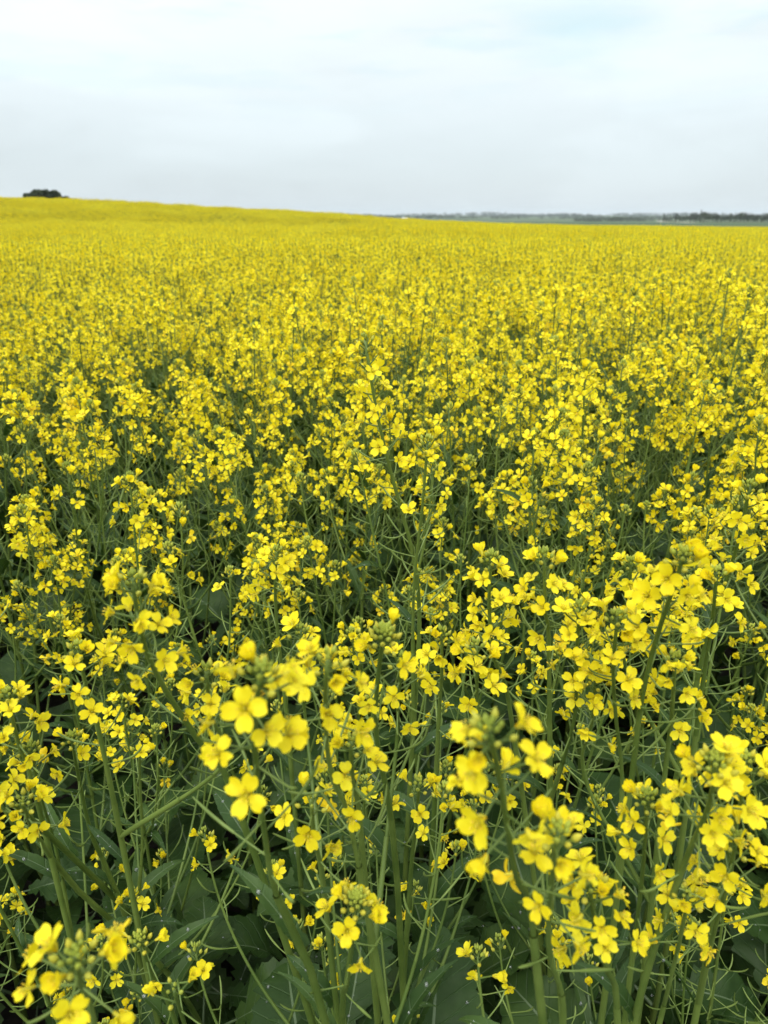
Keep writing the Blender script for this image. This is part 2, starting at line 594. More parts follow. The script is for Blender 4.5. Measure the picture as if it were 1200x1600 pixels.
def leaf_mesh(seed, kind, lod):
    """leaf lying along +X from its petiole base at the origin, upper face +Z. unit: metres at full size."""
    rng = random.Random(seed)
    mb = MB()
    if kind == 'broad':
        Ln, Wd, pet = rng.uniform(.13, .18), rng.uniform(.07, .10), rng.uniform(.04, .07)
    else:
        Ln, Wd, pet = rng.uniform(.06, .09), rng.uniform(.010, .017), 0.003
    nu = {0: 25, 1: 11, 2: 5}[lod]
    wn = {0: np.array([-1, -.68, -.34, -.03, .03, .34, .68, 1]), 1: np.array([-1, -.4, -.035, .035, .4, 1]), 2: np.array([-1, 0, 1.])}[lod]
    s = np.linspace(0, 1, nu)
    if kind == 'broad':
        half = np.where(s < .22, .20 + .35 * (s / .22) * np.abs(np.sin(s * 30 + seed)), np.sin(np.clip((s - .12) / .88, 0, 1) ** .75 * pi) ** .65)
        half = np.maximum(half, .06) * Wd / 2
    else:
        half = (np.sin(np.clip(s * .93 + .07, 0, 1) ** .8 * pi) ** .8 * .9 + .35 * (s < .1)) * Wd / 2
        half = np.maximum(half, .0012)
    half[-1] = .001
    edge_r = 1 + (0.10 if kind == 'broad' else .04) * np.array([((-1) ** i) + rng.uniform(-1, 1) for i in range(nu)]) * (lod == 0)
    edge_l = 1 + (0.10 if kind == 'broad' else .04) * np.array([((-1) ** (i + 1)) + rng.uniform(-1, 1) for i in range(nu)]) * (lod == 0)
    droop = rng.uniform(.6, 1.9)
    ang = .25 - droop * s ** 1.4
    ds = Ln / (nu - 1)
    cx = pet + np.concatenate([[0], np.cumsum(np.cos(ang[:-1]) * ds)])
    cz = pet * .22 + np.concatenate([[0], np.cumsum(np.sin(ang[:-1]) * ds)])
    ph = rng.uniform(0, 6)
    V = []
    fold = rng.uniform(.12, .4)
    for i in range(nu):
        for q in wn:
            e = edge_r[i] if q > 0 else edge_l[i]
            y = q * half[i] * (e if abs(q) > .9 else 1)
            dz = abs(q) * half[i] * fold + (.10 * half[i] * np.sin(s[i] * 19 + ph + (2 if q > 0 else 0)) * q * q if kind == 'broad' else 0)
            dz += .05 * half[i] * np.sin(s[i] * 33 + q * 4 + ph) * (abs(q) > .2)
            V.append((cx[i] - dz * sin(ang[i]), y * .97, cz[i] + dz * cos(ang[i])))
    nw = len(wn)
    FL, FV = [], []
    for i in range(nu - 1):
        for k in range(nw - 1):
            a = i * nw + k
            (FV if lod < 2 and abs(wn[k] + wn[k + 1]) < 1e-6 else FL).append((a, a + nw, a + nw + 1, a + 1))
    mb.add(V, FL, LEAF)
    if FV:
        mb.f.append((np.array(FV) + mb.n - len(V), VEIN))
    if kind == 'broad':
        tube(mb, bez(np.zeros(3), np.array([pet * .5, 0, pet * .2]), np.array([pet + .004, 0, pet * .22 + .001]), 3 if lod == 2 else 5), [.0026, .0019, .0016] if lod == 2 else [.0028, .0022, .002, .0018, .0016], 3 if lod == 2 else 5, VEIN, False)
    if lod == 0:   # dew
        V = np.array(V).reshape(nu, nw, 3)
        for _ in range(9 if kind == 'broad' else 2):
            i, k = rng.randrange(3, nu - 2), rng.randrange(1, nw - 1)
            c = V[i, k] * .6 + V[i + 1, k] * .4
            r = rng.choice([.0007, .0009, .0012, .0018])
            ellipsoid(mb, c - np.array([0, 0, r * .5]), frame((rng.uniform(-.2, .2), rng.uniform(-.2, .2), 1)), r, r * 1.7, 7, 3, DROP)
    return mb


LEAF_KINDS = ['broad'] * 5 + ['lance'] * 4
LEAVES = [[leaf_mesh(500 + i, k, lod) for i, k in enumerate(LEAF_KINDS)] for lod in range(3)]


# ----------------------------------------------------------------------------
# canola: one flowering head built down a stalk, one plant
# ----------------------------------------------------------------------------
def head(path, rng, lod, n_open=13, span=.075, n_pod=14, pod_to=.26, n_bud=22, size=1.0, r_tip=.0014, r_end=.0024, bud_r=1.0):
    """path: dense points from the tip downwards (metres). Returns dict green (MB), buds (MB), flowers [(variant, 4x4)]."""
    g, b, fl = MB(), MB(), []
    d = np.concatenate([[0], np.cumsum(np.linalg.norm(np.diff(path, axis=0), axis=1))])
    tot = d[-1]

    def pos(s):
        s = min(s, tot)
        return np.array([np.interp(s, d, path[:, k]) for k in range(3)])

    def tan(s):   # upward
        return unit(pos(max(s - .01, 0)) - pos(s + .01))
    ns = {0: 14, 1: 8, 2: 4}[lod]
    sd = {0: 7, 1: 4, 2: 3}[lod]
    ss = np.linspace(0, tot, ns)
    tube(g, np.array([pos(s) for s in ss[::-1]]), np.interp(ss[::-1], [0, tot], [r_tip, r_end]), sd, STEM)
    az = rng.uniform(0, 6.28)

    def radial(s, a):
        R = frame(tan(s))
        return R[:, 0] * cos(a) + R[:, 1] * sin(a)

    def ped(s, a, out, L, lift, r=.0006, n=4, m=STEM):
        """curved pedicel; returns end point and end direction"""
        p0, T, rd = pos(s), tan(s), radial(s, a)
        d0 = unit(T * cos(out) + rd * sin(out))
        d1 = unit(T * cos(out + lift) + rd * sin(out + lift))
        p1, p2 = p0 + d0 * L * .55, p0 + d0 * L * .55 + d1 * L * .5
        P = bez(p0, p1, p2, n if lod < 2 else 2)
        tube(g, P, r if lod else np.linspace(r * 1.25, r, len(P)), 5 if lod == 0 else 3, m, False)
        return p2, d1
    # buds: a rounded knot, the outer ones larger and yellower on longer stalks
    nb = n_bud if lod < 2 else max(5, n_bud // 3)
    for i in range(nb):
        f = i / max(nb - 1, 1)
        az += 2.39996
        s = .0005 + .014 * f ** 1.3 * size
        out = radians(8 + 62 * f ** .8)
        L = (.003 + .0058 * f) * size * rng.uniform(.85, 1.15)
        T, rd = tan(s), radial(s, az)
        d0 = unit(T * cos(out) + rd * sin(out))
        p0 = pos(s)
        p1 = p0 + d0 * L + T * .002
        if lod < 2 and f > .25:
            tube(b, [p0, (p0 + p1) / 2 + T * .0006, p1], .0005, 4 if lod == 0 else 3, STEM, False)
        k = (.0046 + .0036 * f) * size * rng.uniform(.85, 1.12) * bud_r
        if lod == 2:
            k *= 1.6
        ellipsoid(b, p1, frame(d0 + T * .9), k * .215 + .0002, k, *{0: (7, 4), 1: (5, 2), 2: (4, 1)}[lod], BUD, BUDTIP if (f > .62 and lod < 2) else None)
    # open flowers, then ageing wet ones
    for i in range(n_open):
        f = (i + rng.uniform(-.3, .3)) / n_open
        f = min(max(f, 0), 1)
        az += 2.39996 + rng.uniform(-.3, .3)
        s = .010 + span * f
        out = radians(38 + 42 * f ** .6 + rng.uniform(-12, 12))
        L = (.014 + .009 * f) * size * rng.uniform(.85, 1.2)
        p, dd = ped(s, az, out, L, rng.uniform(-.45, .15), .0006)
        x = rng.random()
        if i < 2:
            kind = 'young' if x < .7 else 'cup'
        elif f < .55:
            kind = 'open' if x < .52 else 'cup' if x < .80 else 'torn' if x < .86 else 'droop'
        else:
            kind = 'open' if x < .30 else 'cup' if x < .46 else 'torn' if x < .56 else 'fade' if x < .64 else 'droop'
        v = rng.choice(IDX[kind])
        face = unit(dd + np.array([rng.gauss(0, .28), rng.gauss(0, .28), rng.gauss(.12, .25)]))
        if kind in ('droop', 'fade'):
            face = unit(face + np.array([0, 0, -.35]))
        fl.append((v, mat4(frame(face, rng.uniform(0, 6.28)), p - face * .0006, size * rng.uniform(.72, .98))))
    # spent stalks and young pods further down
    npd = n_pod if lod < 2 else n_pod // 2
    for i in range(npd):
        f = (i + rng.uniform(-.3, .3)) / max(npd, 1)
        s = span * .7 + .012 + (pod_to - span * .7) * max(f, 0)
        if s > tot - .004:
            continue
        az += 2.39996 + rng.uniform(-.4, .4)
        out = radians(rng.uniform(52, 82))
        p, dd = ped(s, az, out, .020 * size * rng.uniform(.8, 1.25), rng.uniform(-.35, .1), .00055, m=POD)
        Lp = (.012 + .028 * f) * size * rng.uniform(.5, 1.3)
        T = tan(s)
        d1 = unit(dd + T * rng.uniform(.6, 1.9) + np.array([rng.gauss(0, .25), rng.gauss(0, .25), 0]))
        P = bez(p, p + dd * Lp * .5, p + dd * Lp * .5 + d1 * Lp * .5, 5 if lod == 0 else 3)
        rr = .0008 + .0004 * f
        tube(g, P, ([rr * .8, rr, rr, rr * .9, rr * .4] if lod == 0 else [rr * .8, rr, rr * .4]), 5 if lod == 0 else 3, POD, False)
    return dict(green=g, buds=b, flowers=fl)


def base_path(tip_pts, base, n=26):
    return spline(list(tip_pts) + [base], n)


def cut(path, length):
    """the top `length` metres of a tip-down path, and the rest"""
    d = np.concatenate([[0], np.cumsum(np.linalg.norm(np.diff(path, axis=0), axis=1))])
    length = min(length, d[-1] * .8)
    f = lambda s: np.array([np.interp(s, d, path[:, k]) for k in range(3)])
    top = np.array([f(s) for s in np.linspace(0, length, 14)])
    rest = np.array([f(s) for s in np.linspace(length, d[-1], 12)])
    return top, rest


def add_leaves(lv, path_up, rng, n_broad, n_lance, zmax):
    """path_up: base-up points of the main stem"""
    z = path_up[:, 2]
    for i in range(n_broad + n_lance):
        br = i < n_broad
        h = (0.08 + (.42 * i / max(n_broad, 1)) + rng.uniform(-.04, .04)) if br else (.5 + .38 * (i - n_broad) / max(n_lance, 1) + rng.uniform(-.04, .04))
        h = h * zmax
        p = np.array([np.interp(h, z, path_up[:, k]) for k in range(3)])
        a = i * 2.4 + rng.uniform(-.5, .5)
        el = rng.uniform(-.1, .75) if br else rng.uniform(.35, 1.0)
        X = np.array([cos(a) * cos(el), sin(a) * cos(el), sin(el)])
        Y = np.array([-sin(a), cos(a), 0])
        Z = np.cross(X, Y)
        rl = rng.uniform(-.7, .7)
        Y2 = Y * cos(rl) + Z * sin(rl)
        R = np.stack([X, Y2, np.cross(X, Y2)], 1)
        s = (rng.uniform(.75, 1.2) if br else rng.uniform(.7, 1.25))
        v = rng.randrange(5) if br else 5 + rng.randrange(4)
        lv.append((v, mat4(R, p, s)))


def gen_plant(seed, lod, H=1.12, nbr=5, lean=.06, full=1.0, nleaf=6, nlance=4, lowest=.38):
    """a whole plant about its own base at the origin"""
    rng = random.Random(seed)
    la = rng.uniform(0, 6.28)
    ld = np.array([cos(la), sin(la), 0])
    tip = np.array([0, 0, H]) + ld * lean * rng.uniform(.4, 1.3)
    mid = np.array([0, 0, H * .5]) + ld * lean * .2 + np.array([rng.uniform(-.02, .02), rng.uniform(-.02, .02), 0])
    path = spline([tip, mid, np.zeros(3)], 26)
    st, heads, lv = MB(), [], []
    top, rest = cut(path, .30)
    heads.append(head(top, rng, lod, int(rng.randint(12, 17) * full), rng.uniform(.05, .08), 22, .30, 24, rng.uniform(.92, 1.08)))
    sides = {0: 8, 1: 6, 2: 3}[lod]
    r = rest[::-1]
    tube(st, r, np.linspace(.0052, .0024, len(r)), sides, STEM, False)
    up = path[::-1]
    a0 = rng.uniform(0, 6.28)
    for i in range(nbr):
        f = (i + .5) / nbr
        h0 = H * (lowest + (.78 - lowest) * f + rng.uniform(-.03, .03))
        p0 = np.array([np.interp(h0, up[:, 2], up[:, k]) for k in range(3)])
        a = a0 + i * 2.4 + rng.uniform(-.4, .4)
        ht = H * rng.uniform(.84, 1.03) - .07 * (1 - f)
        reach = rng.uniform(.08, .21) * (1.1 - .4 * f)
        q = p0 + np.array([cos(a) * reach, sin(a) * reach, max(ht - h0, .16)])
        c = p0 + np.array([cos(a) * reach * .95, sin(a) * reach * .95, (q[2] - p0[2]) * .42])
        bp = bez(q, c, p0, 22)
        bt, brs = cut(bp, min(.24, (q[2] - p0[2]) * .7))
        heads.append(head(bt, rng, lod, int(rng.randint(8, 14) * full * rng.choice([.3, .75, 1, 1, 1.15])), rng.uniform(.035, .06), 15, .24, rng.randint(14, 22), rng.uniform(.82, 1.0), .0011, .0017))
        tube(st, brs[::-1], np.linspace(.0026, .0017, len(brs)), max(3, sides - 1), STEM, False)
        lv.append((5 + rng.randrange(4), mat4(_leaf_rot(a, .7), p0, rng.uniform(.8, 1.3))))
    add_leaves(lv, up, rng, nleaf, nlance, H)
    return dict(stem=st, leaves=lv, heads=heads)


def _leaf_rot(a, el):
    X = np.array([cos(a) * cos(el), sin(a) * cos(el), sin(el)])
    Y = np.array([-sin(a), cos(a), 0])
    return np.stack([X, Y, np.cross(X, Y)], 1)


# ----------------------------------------------------------------------------
# emitters: a plant as a tree of objects, or as one merged mesh
# ----------------------------------------------------------------------------
from mathutils import Matrix


def link(name, data, parent=None, M=None):
    o = bpy.data.objects.new(name, data)
    COL.objects.link(o)
    if parent is not None:
        o.parent = parent
    if M is not None:
        o.matrix_local = Matrix(M.tolist())
    return o


def tag(o, label=None, cat=None, group=None, kind=None):
    if label:
        o['label'] = label
    if cat:
        o['category'] = cat
    if group:
        o['group'] = group
    if kind:
        o['kind'] = kind
    return o


FLOWER_ME = [FLOWERS[0][i].mesh('flower', MATS) for i in range(len(KINDS))]
LEAF_ME = [[LEAVES[l][i].mesh('leaf', MATS) for i in range(len(LEAF_KINDS))] for l in (0, 1)]


def spec_split(pl, leaf_lod=0):
    """list of (name, mesh, parent index or None, matrix)"""
    out = [('stem', pl['stem'].mesh('stem', MATS), None, None)]
    for v, M in pl['leaves']:
        out.append(('leaf', LEAF_ME[leaf_lod][v], None, M))
    for h in pl['heads']:
        k = len(out)
        out.append(('flower_head', h['green'].mesh('flower_head', MATS), None, None))
        out.append(('bud_cluster', h['buds'].mesh('bud_cluster', MATS), k, None))
        for v, M in h['flowers']:
            out.append(('flower', FLOWER_ME[v], k, M))
    return out


def spec_mid(pl):
    out = [('stem', pl['stem'].mesh('stem', MATS), None, None)]
    for v, M in pl['leaves']:
        out.append(('leaf', LEAF_ME[1][v], None, M))
    for h in pl['heads']:
        g = MB()
        g.merge(h['green'])
        for v, M in h['flowers']:
            g.merge(FLOWERS[1][v], M)
        k = len(out)
        out.append(('flower_head', g.mesh('flower_head', MATS), None, None))
        out.append(('bud_cluster', h['buds'].mesh('bud_cluster', MATS), k, None))
    return out


def merged(pl, leaf_lod=2, fl_lod=2, keep_leaves=99):
    g = MB()
    g.merge(pl['stem'])
    for v, M in pl['leaves'][:keep_leaves]:
        g.merge(LEAVES[leaf_lod][v], M)
    for h in pl['heads']:
        g.merge(h['green'])
        g.merge(h['buds'])
        for v, M in h['flowers']:
            g.merge(FLOWERS[fl_lod][v], M)
    return g


def plant_from(spec, M, label, group):
    root = link('canola_plant', None, None, M)
    root.empty_display_size = .05
    tag(root, label, 'canola plant', group)
    made = []
    for name, me, par, m in spec:
        made.append(link(name, me, root if par is None else made[par], m))
    return root


# ----------------------------------------------------------------------------
# ground, far country
# ----------------------------------------------------------------------------
def ground():
    ys = np.concatenate([np.linspace(-8, 12, 41), np.geomspace(12.6, 240, 120), np.geomspace(246, 9000, 70)])
    ts = np.linspace(-1.15, 1.15, 121)
    Y, T = np.meshgrid(ys, ts, indexing='ij')
    X = T * (np.maximum(Y, 0) + 12)
    Z = terrain(X, Y)
    V = np.stack([X, Y, Z], -1).reshape(-1, 3)
    n = len(ts)
    i, j = np.meshgrid(np.arange(len(ys) - 1), np.arange(n - 1), indexing='ij')
    a = (i * n + j).ravel()
    mb = MB()
    mb.add(V, np.stack([a, a + 1, a + n + 1, a + n], 1), 0)
    m, nt, out = new_mat('field_soil_and_far_fields')
    L = nt.links.new
    tc = N(nt, 'ShaderNodeTexCoord')
    n1 = N(nt, 'ShaderNodeTexNoise')
    n1.inputs['Scale'].default_value = 14
    n1.inputs['Detail'].default_value = 8
    L(tc.outputs['Object'], n1.inputs['Vector'])
    soil = ramp(nt, n1.outputs[0], [(0.35, (0.010, 0.009, 0.007)), (0.65, (0.026, 0.023, 0.018))])
    # far fields: broad strips of different crops
    mp = N(nt, 'ShaderNodeMapping')
    mp.inputs['Scale'].default_value = (0.0011, 0.0030, 0)
    L(tc.outputs['Object'], mp.inputs[0])
    vo = N(nt, 'ShaderNodeTexVoronoi')
    vo.inputs['Scale'].default_value = 1.0
    L(mp.outputs[0], vo.inputs['Vector'])
    sp = N(nt, 'ShaderNodeSeparateColor')
    L(vo.outputs['Color'], sp.inputs[0])
    crop = ramp(nt, sp.outputs[0], [(0.0, (0.048, 0.080, 0.032)), (0.5, (0.062, 0.092, 0.042)), (0.85, (0.052, 0.078, 0.038)), (1.0, (0.08, 0.095, 0.048))], 'CONSTANT')
    sx = N(nt, 'ShaderNodeSeparateXYZ')
    L(tc.outputs['Object'], sx.inputs[0])
    fr = N(nt, 'ShaderNodeMapRange')
    fr.inputs['From Min'].default_value = 196
    fr.inputs['From Max'].default_value = 204
    L(sx.outputs['Y'], fr.inputs['Value'])
    mx = N(nt, 'ShaderNodeMix', data_type='RGBA')
    L(fr.outputs[0], mx.inputs['Factor'])
    L(soil, mx.inputs['A'])
    L(crop, mx.inputs['B'])
    p = N(nt, 'ShaderNodeBsdfPrincipled')
    p.inputs['Roughness'].default_value = 0.9
    p.inputs['Specular IOR Level'].default_value = 0.2
    L(mx.outputs['Result'], p.inputs['Base Color'])
    bp = N(nt, 'ShaderNodeBump')
    bp.inputs['Strength'].default_value = 0.7
    bp.inputs['Distance'].default_value = 0.02
    L(n1.outputs[0], bp.inputs['Height'])
    L(bp.outputs[0], p.inputs['Normal'])
    L(p.outputs[0], out.inputs[0])
    o = link('ground', mb.mesh('ground', {0: m}))
    tag(o, kind='structure')


ground()


def crown_mesh(seed, h, wd, kind, n=900):
    """leaf clumps through the volume of several boughs; base of the crown at z = 0"""
    rng = np.random.default_rng(seed)
    V, F = [], []
    if kind == 'spruce':
        z = rng.power(.75, n)
        z = 1 - z
        z = np.clip(z, 0, 1) * h
        lay = .75 + .25 * np.sin(z / h * 40 + seed)
        R = wd / 2 * (1 - z / h) ** .85 * lay + .08
        a = rng.uniform(0, 2 * pi, n)
        rr = R * np.sqrt(rng.uniform(.25, 1, n))
        P = np.stack([np.cos(a) * rr, np.sin(a) * rr, z - rr * .25], 1)
    else:
        k = 9 if kind == 'broad' else 16
        c = np.stack([rng.uniform(-.34, .34, k) * wd, rng.uniform(-.34, .34, k) * wd, rng.uniform(.3, .74, k) * h], 1)
        c[0] = (0, 0, h * .72)
        c[:, 2] -= .2 * h * (np.hypot(c[:, 0], c[:, 1]) / (wd * .5)) ** 2
        rad = rng.uniform(.16, .27, k) * min(wd, h * 1.2)
        rad[0] *= 1.15
        if kind == 'dome':
            c = np.stack([rng.uniform(-.36, .36, k) * wd, rng.uniform(-.36, .36, k) * wd, rng.uniform(.45, .78, k) * h], 1)
            q = np.hypot(c[:, 0], c[:, 1]) / (wd * .5)
            c[:, 2] = h * (.84 - .34 * q ** 2 + rng.uniform(-.04, .03, k))
            rad = rng.uniform(.13, .18, k) * h
        w_ = rng.integers(0, k, n)
        d = rng.normal(size=(n, 3))
        d /= np.linalg.norm(d, axis=1)[:, None]
        P = c[w_] + d * (rad[w_] * rng.uniform(.55, 1.08, n))[:, None] * np.array([1, 1, .85])
    s = (wd * .035) * rng.uniform(.6, 1.5, n)
    for p, q in zip(P, s):
        R = frame(rng.normal(size=3), rng.uniform(0, 6))
        b = len(V)
        for x, y in ((-1, -.6), (.9, -.7), (1.1, .6), (-.8, .8)):
            V.append(p + R @ np.array([x * q, y * q, rng.uniform(-.3, .3) * q]))
        F.append((b, b + 1, b + 2, b + 3))
    mb = MB()
    mb.add(np.array(V), np.array(F), CROWN)
    return mb


def trunk_mesh(h, r, limbs, seed):
    rng = random.Random(seed)
    mb = MB()
    tube(mb, [(0, 0, -.3), (.05 * r, 0, h * .3), (.3 * r, .2 * r, h * .65), (0, 0, h * .92)], [r * 1.3, r, r * .7, r * .15], 8, BARK)
    for i in range(limbs):
        z = h * (.3 + .5 * i / max(limbs, 1))
        a = i * 2.4 + rng.uniform(-.4, .4)
        L = h * rng.uniform(.22, .36)
        tube(mb, [(0, 0, z), (cos(a) * L * .5, sin(a) * L * .5, z + L * .35), (cos(a) * L, sin(a) * L, z + L * .75)], [r * .45, r * .3, r * .1], 6, BARK)
    return mb


def tree(name, me_t, me_c, p, rz, s, label, group=None, lift=0.0):
    root = link(name, None)
    root.location = p
    root.rotation_euler = (0, 0, rz)
    root.scale = (s, s, s)
    tag(root, label, 'tree', group)
    link('trunk', me_t, root)
    c = link('crown', me_c, root)
    c.location = (0, 0, lift)
    return root


def far_country():
    rng = random.Random(5)
    # the clump whose top shows over the hill: one round tree and a lower one beside it
    y = 165.0
    top = at_y(67, 296, y)
    x, zt = top[0], top[2]
    zb = float(terrain(x, y))
    H = zt - zb
    print('hill tree height', H, 'base', zb)
    tree('broad_tree', trunk_mesh(H, .28, 7, 3).mesh('trunk', MATS), crown_mesh(11, H * .92, 8.6, 'dome', 4200).mesh('crown', MATS),
         (x, y, zb), .4, 1, 'dark round bushy tree whose top shows over the hill crest', None, H * .12)
    top2 = at_y(91, 304, y + 4)
    x2 = top2[0]
    zb2 = float(terrain(x2, y + 4))
    H2 = top2[2] - zb2
    tree('small_tree', trunk_mesh(H2, .2, 5, 4).mesh('trunk', MATS), crown_mesh(12, H2 * .95, 5.2, 'dome', 2200).mesh('crown', MATS),
         (x2, y + 4, zb2), 1.4, 1, 'low dark tree tucked against the round bushy tree on the hill', None, H2 * .1)
    # the dark shelter belt at the end of the skyline
    ct = [crown_mesh(20 + i, 9.0, 6.0, 'broad', 420).mesh('crown', MATS) for i in range(4)]
    tt = [trunk_mesh(9.6, .22, 5, 30 + i).mesh('trunk', MATS) for i in range(4)]
    cs = [crown_mesh(40 + i, 11.0, 4.2, 'spruce', 420).mesh('crown', MATS) for i in range(3)]
    ts = trunk_mesh(11, .2, 0, 40).mesh('trunk', MATS)
    g = 'trees of the dark belt at the end of the skyline'
    k = 0
    for px in np.arange(1036, 1216, 2.6):
        yy = (1010 if px < 1092 else 780) + rng.uniform(-45, 45)
        p = at_y(px + rng.uniform(-1.5, 1.5), 340, yy)
        zb = float(terrain(p[0], yy))
        sc = rng.uniform(.8, 1.08) * (1.3 if px < 1092 else 1)
        sc *= (.62 + .38 * min(1, max(0, (px - 1030) / 45))) * (1 + .14 * math.sin(px * .11) + .08 * math.sin(px * .31))
        k += 1
        if rng.random() < .86:
            i = rng.randrange(4)
            tree('belt_tree', tt[i], ct[i], (p[0], yy, zb), rng.uniform(0, 6), sc, 'broad dark tree in the distant belt beyond the pale track', g, .6)
        else:
            sc *= .92
            tree('belt_spruce', ts, cs[k % 3], (p[0], yy, zb), rng.uniform(0, 6), sc, 'dark spruce standing in the distant belt beyond the pale track', 'spruces of the dark belt at the end of the skyline', .5)
    # far woods: masses of crowns along the horizon
    tree_v = []
    for i in range(6):
        mb = crown_mesh(60 + i, 9, 10, 'broad', 90)
        tree_v.append(mb)
    big = MB()
    for (y0, y1, px0, px1, cnt, s0, s1, dens) in (
            (2500, 2900, 520, 1300, 560, .75, 1.15, 0), (3500, 3900, 480, 1300, 620, .9, 1.6, 1), (4900, 5300, 500, 1300, 420, 1.3, 2.6, 2),
            (1500, 1620, 900, 1045, 110, .55, .9, 3)):
        for _ in range(cnt):
            px = rng.uniform(px0, px1)
            yy = rng.uniform(y0, y1)
            dn = math.sin(px * .021 + dens * 2.3) + .6 * math.sin(px * .057 + dens)
            if dn < -.55 and rng.random() < .8:
                continue
            p = at_y(px, 340, yy)
            s = rng.uniform(s0, s1) * (1 + .25 * max(dn, 0))
            M = mat4(frame((0, 0, 1), rng.uniform(0, 6)) * np.array([1.7, 1.7, 1.0]), (p[0], yy, float(terrain(p[0], yy)) - .5), s)
            big.merge(tree_v[rng.randrange(6)], M)
    o = link('distant_woodland', big.mesh('distant_woodland', MATS))
    tag(o, 'hazy blue green woods strung along the far horizon', 'woodland', None, 'stuff')
    # pale farm track running down to the crop
    pts = [at_y(1030, 340, 1750), at_y(1046, 340, 1150), at_y(1064, 340, 880), at_y(1084, 340, 690)]
    pts = [(p[0], p[1]) for p in pts]
    P = spline([(a, b, 0) for a, b in pts], 20)
    d = np.gradient(P, axis=0)
    nrm = np.stack([d[:, 1], -d[:, 0], d[:, 2] * 0], 1)
    nrm /= np.linalg.norm(nrm, axis=1)[:, None]
    wv = np.linspace(7.0, 5.0, 20)[:, None]
    A, B = P - nrm * wv, P + nrm * wv
    for Q in (A, B):
        Q[:, 2] = terrain(Q[:, 0], Q[:, 1]) + .12
    mb = MB()
    V = np.concatenate([A, B])
    i = np.arange(19)
    mb.add(V, np.stack([i, i + 1, i + 21, i + 20], 1), 0)
    tr = plant_mat('track_gravel', (0.36, 0.33, 0.28), (0.46, 0.43, 0.38), .9, 0, None, .3, 0)
    o = link('farm_track', mb.mesh('farm_track', {0: tr}))
    tag(o, kind='structure')
    # small white shed far off
    y = 2150.0
    p = at_y(633, 338, y)
    zb = float(terrain(p[0], y))
    root = link('farm_shed', None)
    root.location = (p[0], y, zb)
    tag(root, 'tiny white farm shed with a pale roof before the far woods', 'shed')
    wm = plant_mat('white_sheet_metal', (0.72, 0.73, 0.74), (0.8, 0.8, 0.8), .5, 0, None, .2, 0)
    rm = plant_mat('pale_roof_metal', (0.62, 0.64, 0.66), (0.72, 0.73, 0.74), .4, 0, None, .2, 0)
    dm = plant_mat('dark_door', (0.1, 0.1, 0.11), (0.14, 0.14, 0.15), .6, 0, None, .2, 0)
    W, D, Hh, Rr = 8, 5, 3.6, 2.0
    mb = MB()
    V = [(-W, -D, -1), (W, -D, -1), (W, D, -1), (-W, D, -1), (-W, -D, Hh), (W, -D, Hh), (W, D, Hh), (-W, D, Hh), (-W, 0, Hh + Rr), (W, 0, Hh + Rr)]
    mb.add(V, [(0, 1, 5, 4), (1, 2, 6, 5), (2, 3, 7, 6), (3, 0, 4, 7)], 0)
    mb.f.append((np.array([(4, 7, 8), (5, 9, 6)]), 0))
    link('wall', mb.mesh('wall', {0: wm}, False), root)
    mb = MB()
    e = .35
    for s in (-1, 1):
        q = np.array([(-W - e, s * (D + e), Hh - .15), (W + e, s * (D + e), Hh - .15), (W + e, 0, Hh + Rr + .05), (-W - e, 0, Hh + Rr + .05)])
        mb.add(np.concatenate([q, q + np.array([0, 0, .2])]), [(0, 1, 2, 3), (4, 5, 6, 7), (0, 1, 5, 4), (0, 3, 7, 4), (1, 2, 6, 5)], 0)
    link('roof', mb.mesh('roof', {0: rm}, False), root)
    mb = MB()
    q = [(-2, -D - .06, 0), (2, -D - .06, 0), (2, -D - .06, 3), (-2, -D - .06, 3), (-2, -D + .02, 0), (2, -D + .02, 0), (2, -D + .02, 3), (-2, -D + .02, 3)]
    mb.add(q, [(0, 1, 2, 3), (0, 1, 5, 4), (1, 2, 6, 5), (2, 3, 7, 6), (3, 0, 4, 7)], 0)
    link('door', mb.mesh('door', {0: dm}, False), root)


far_country()

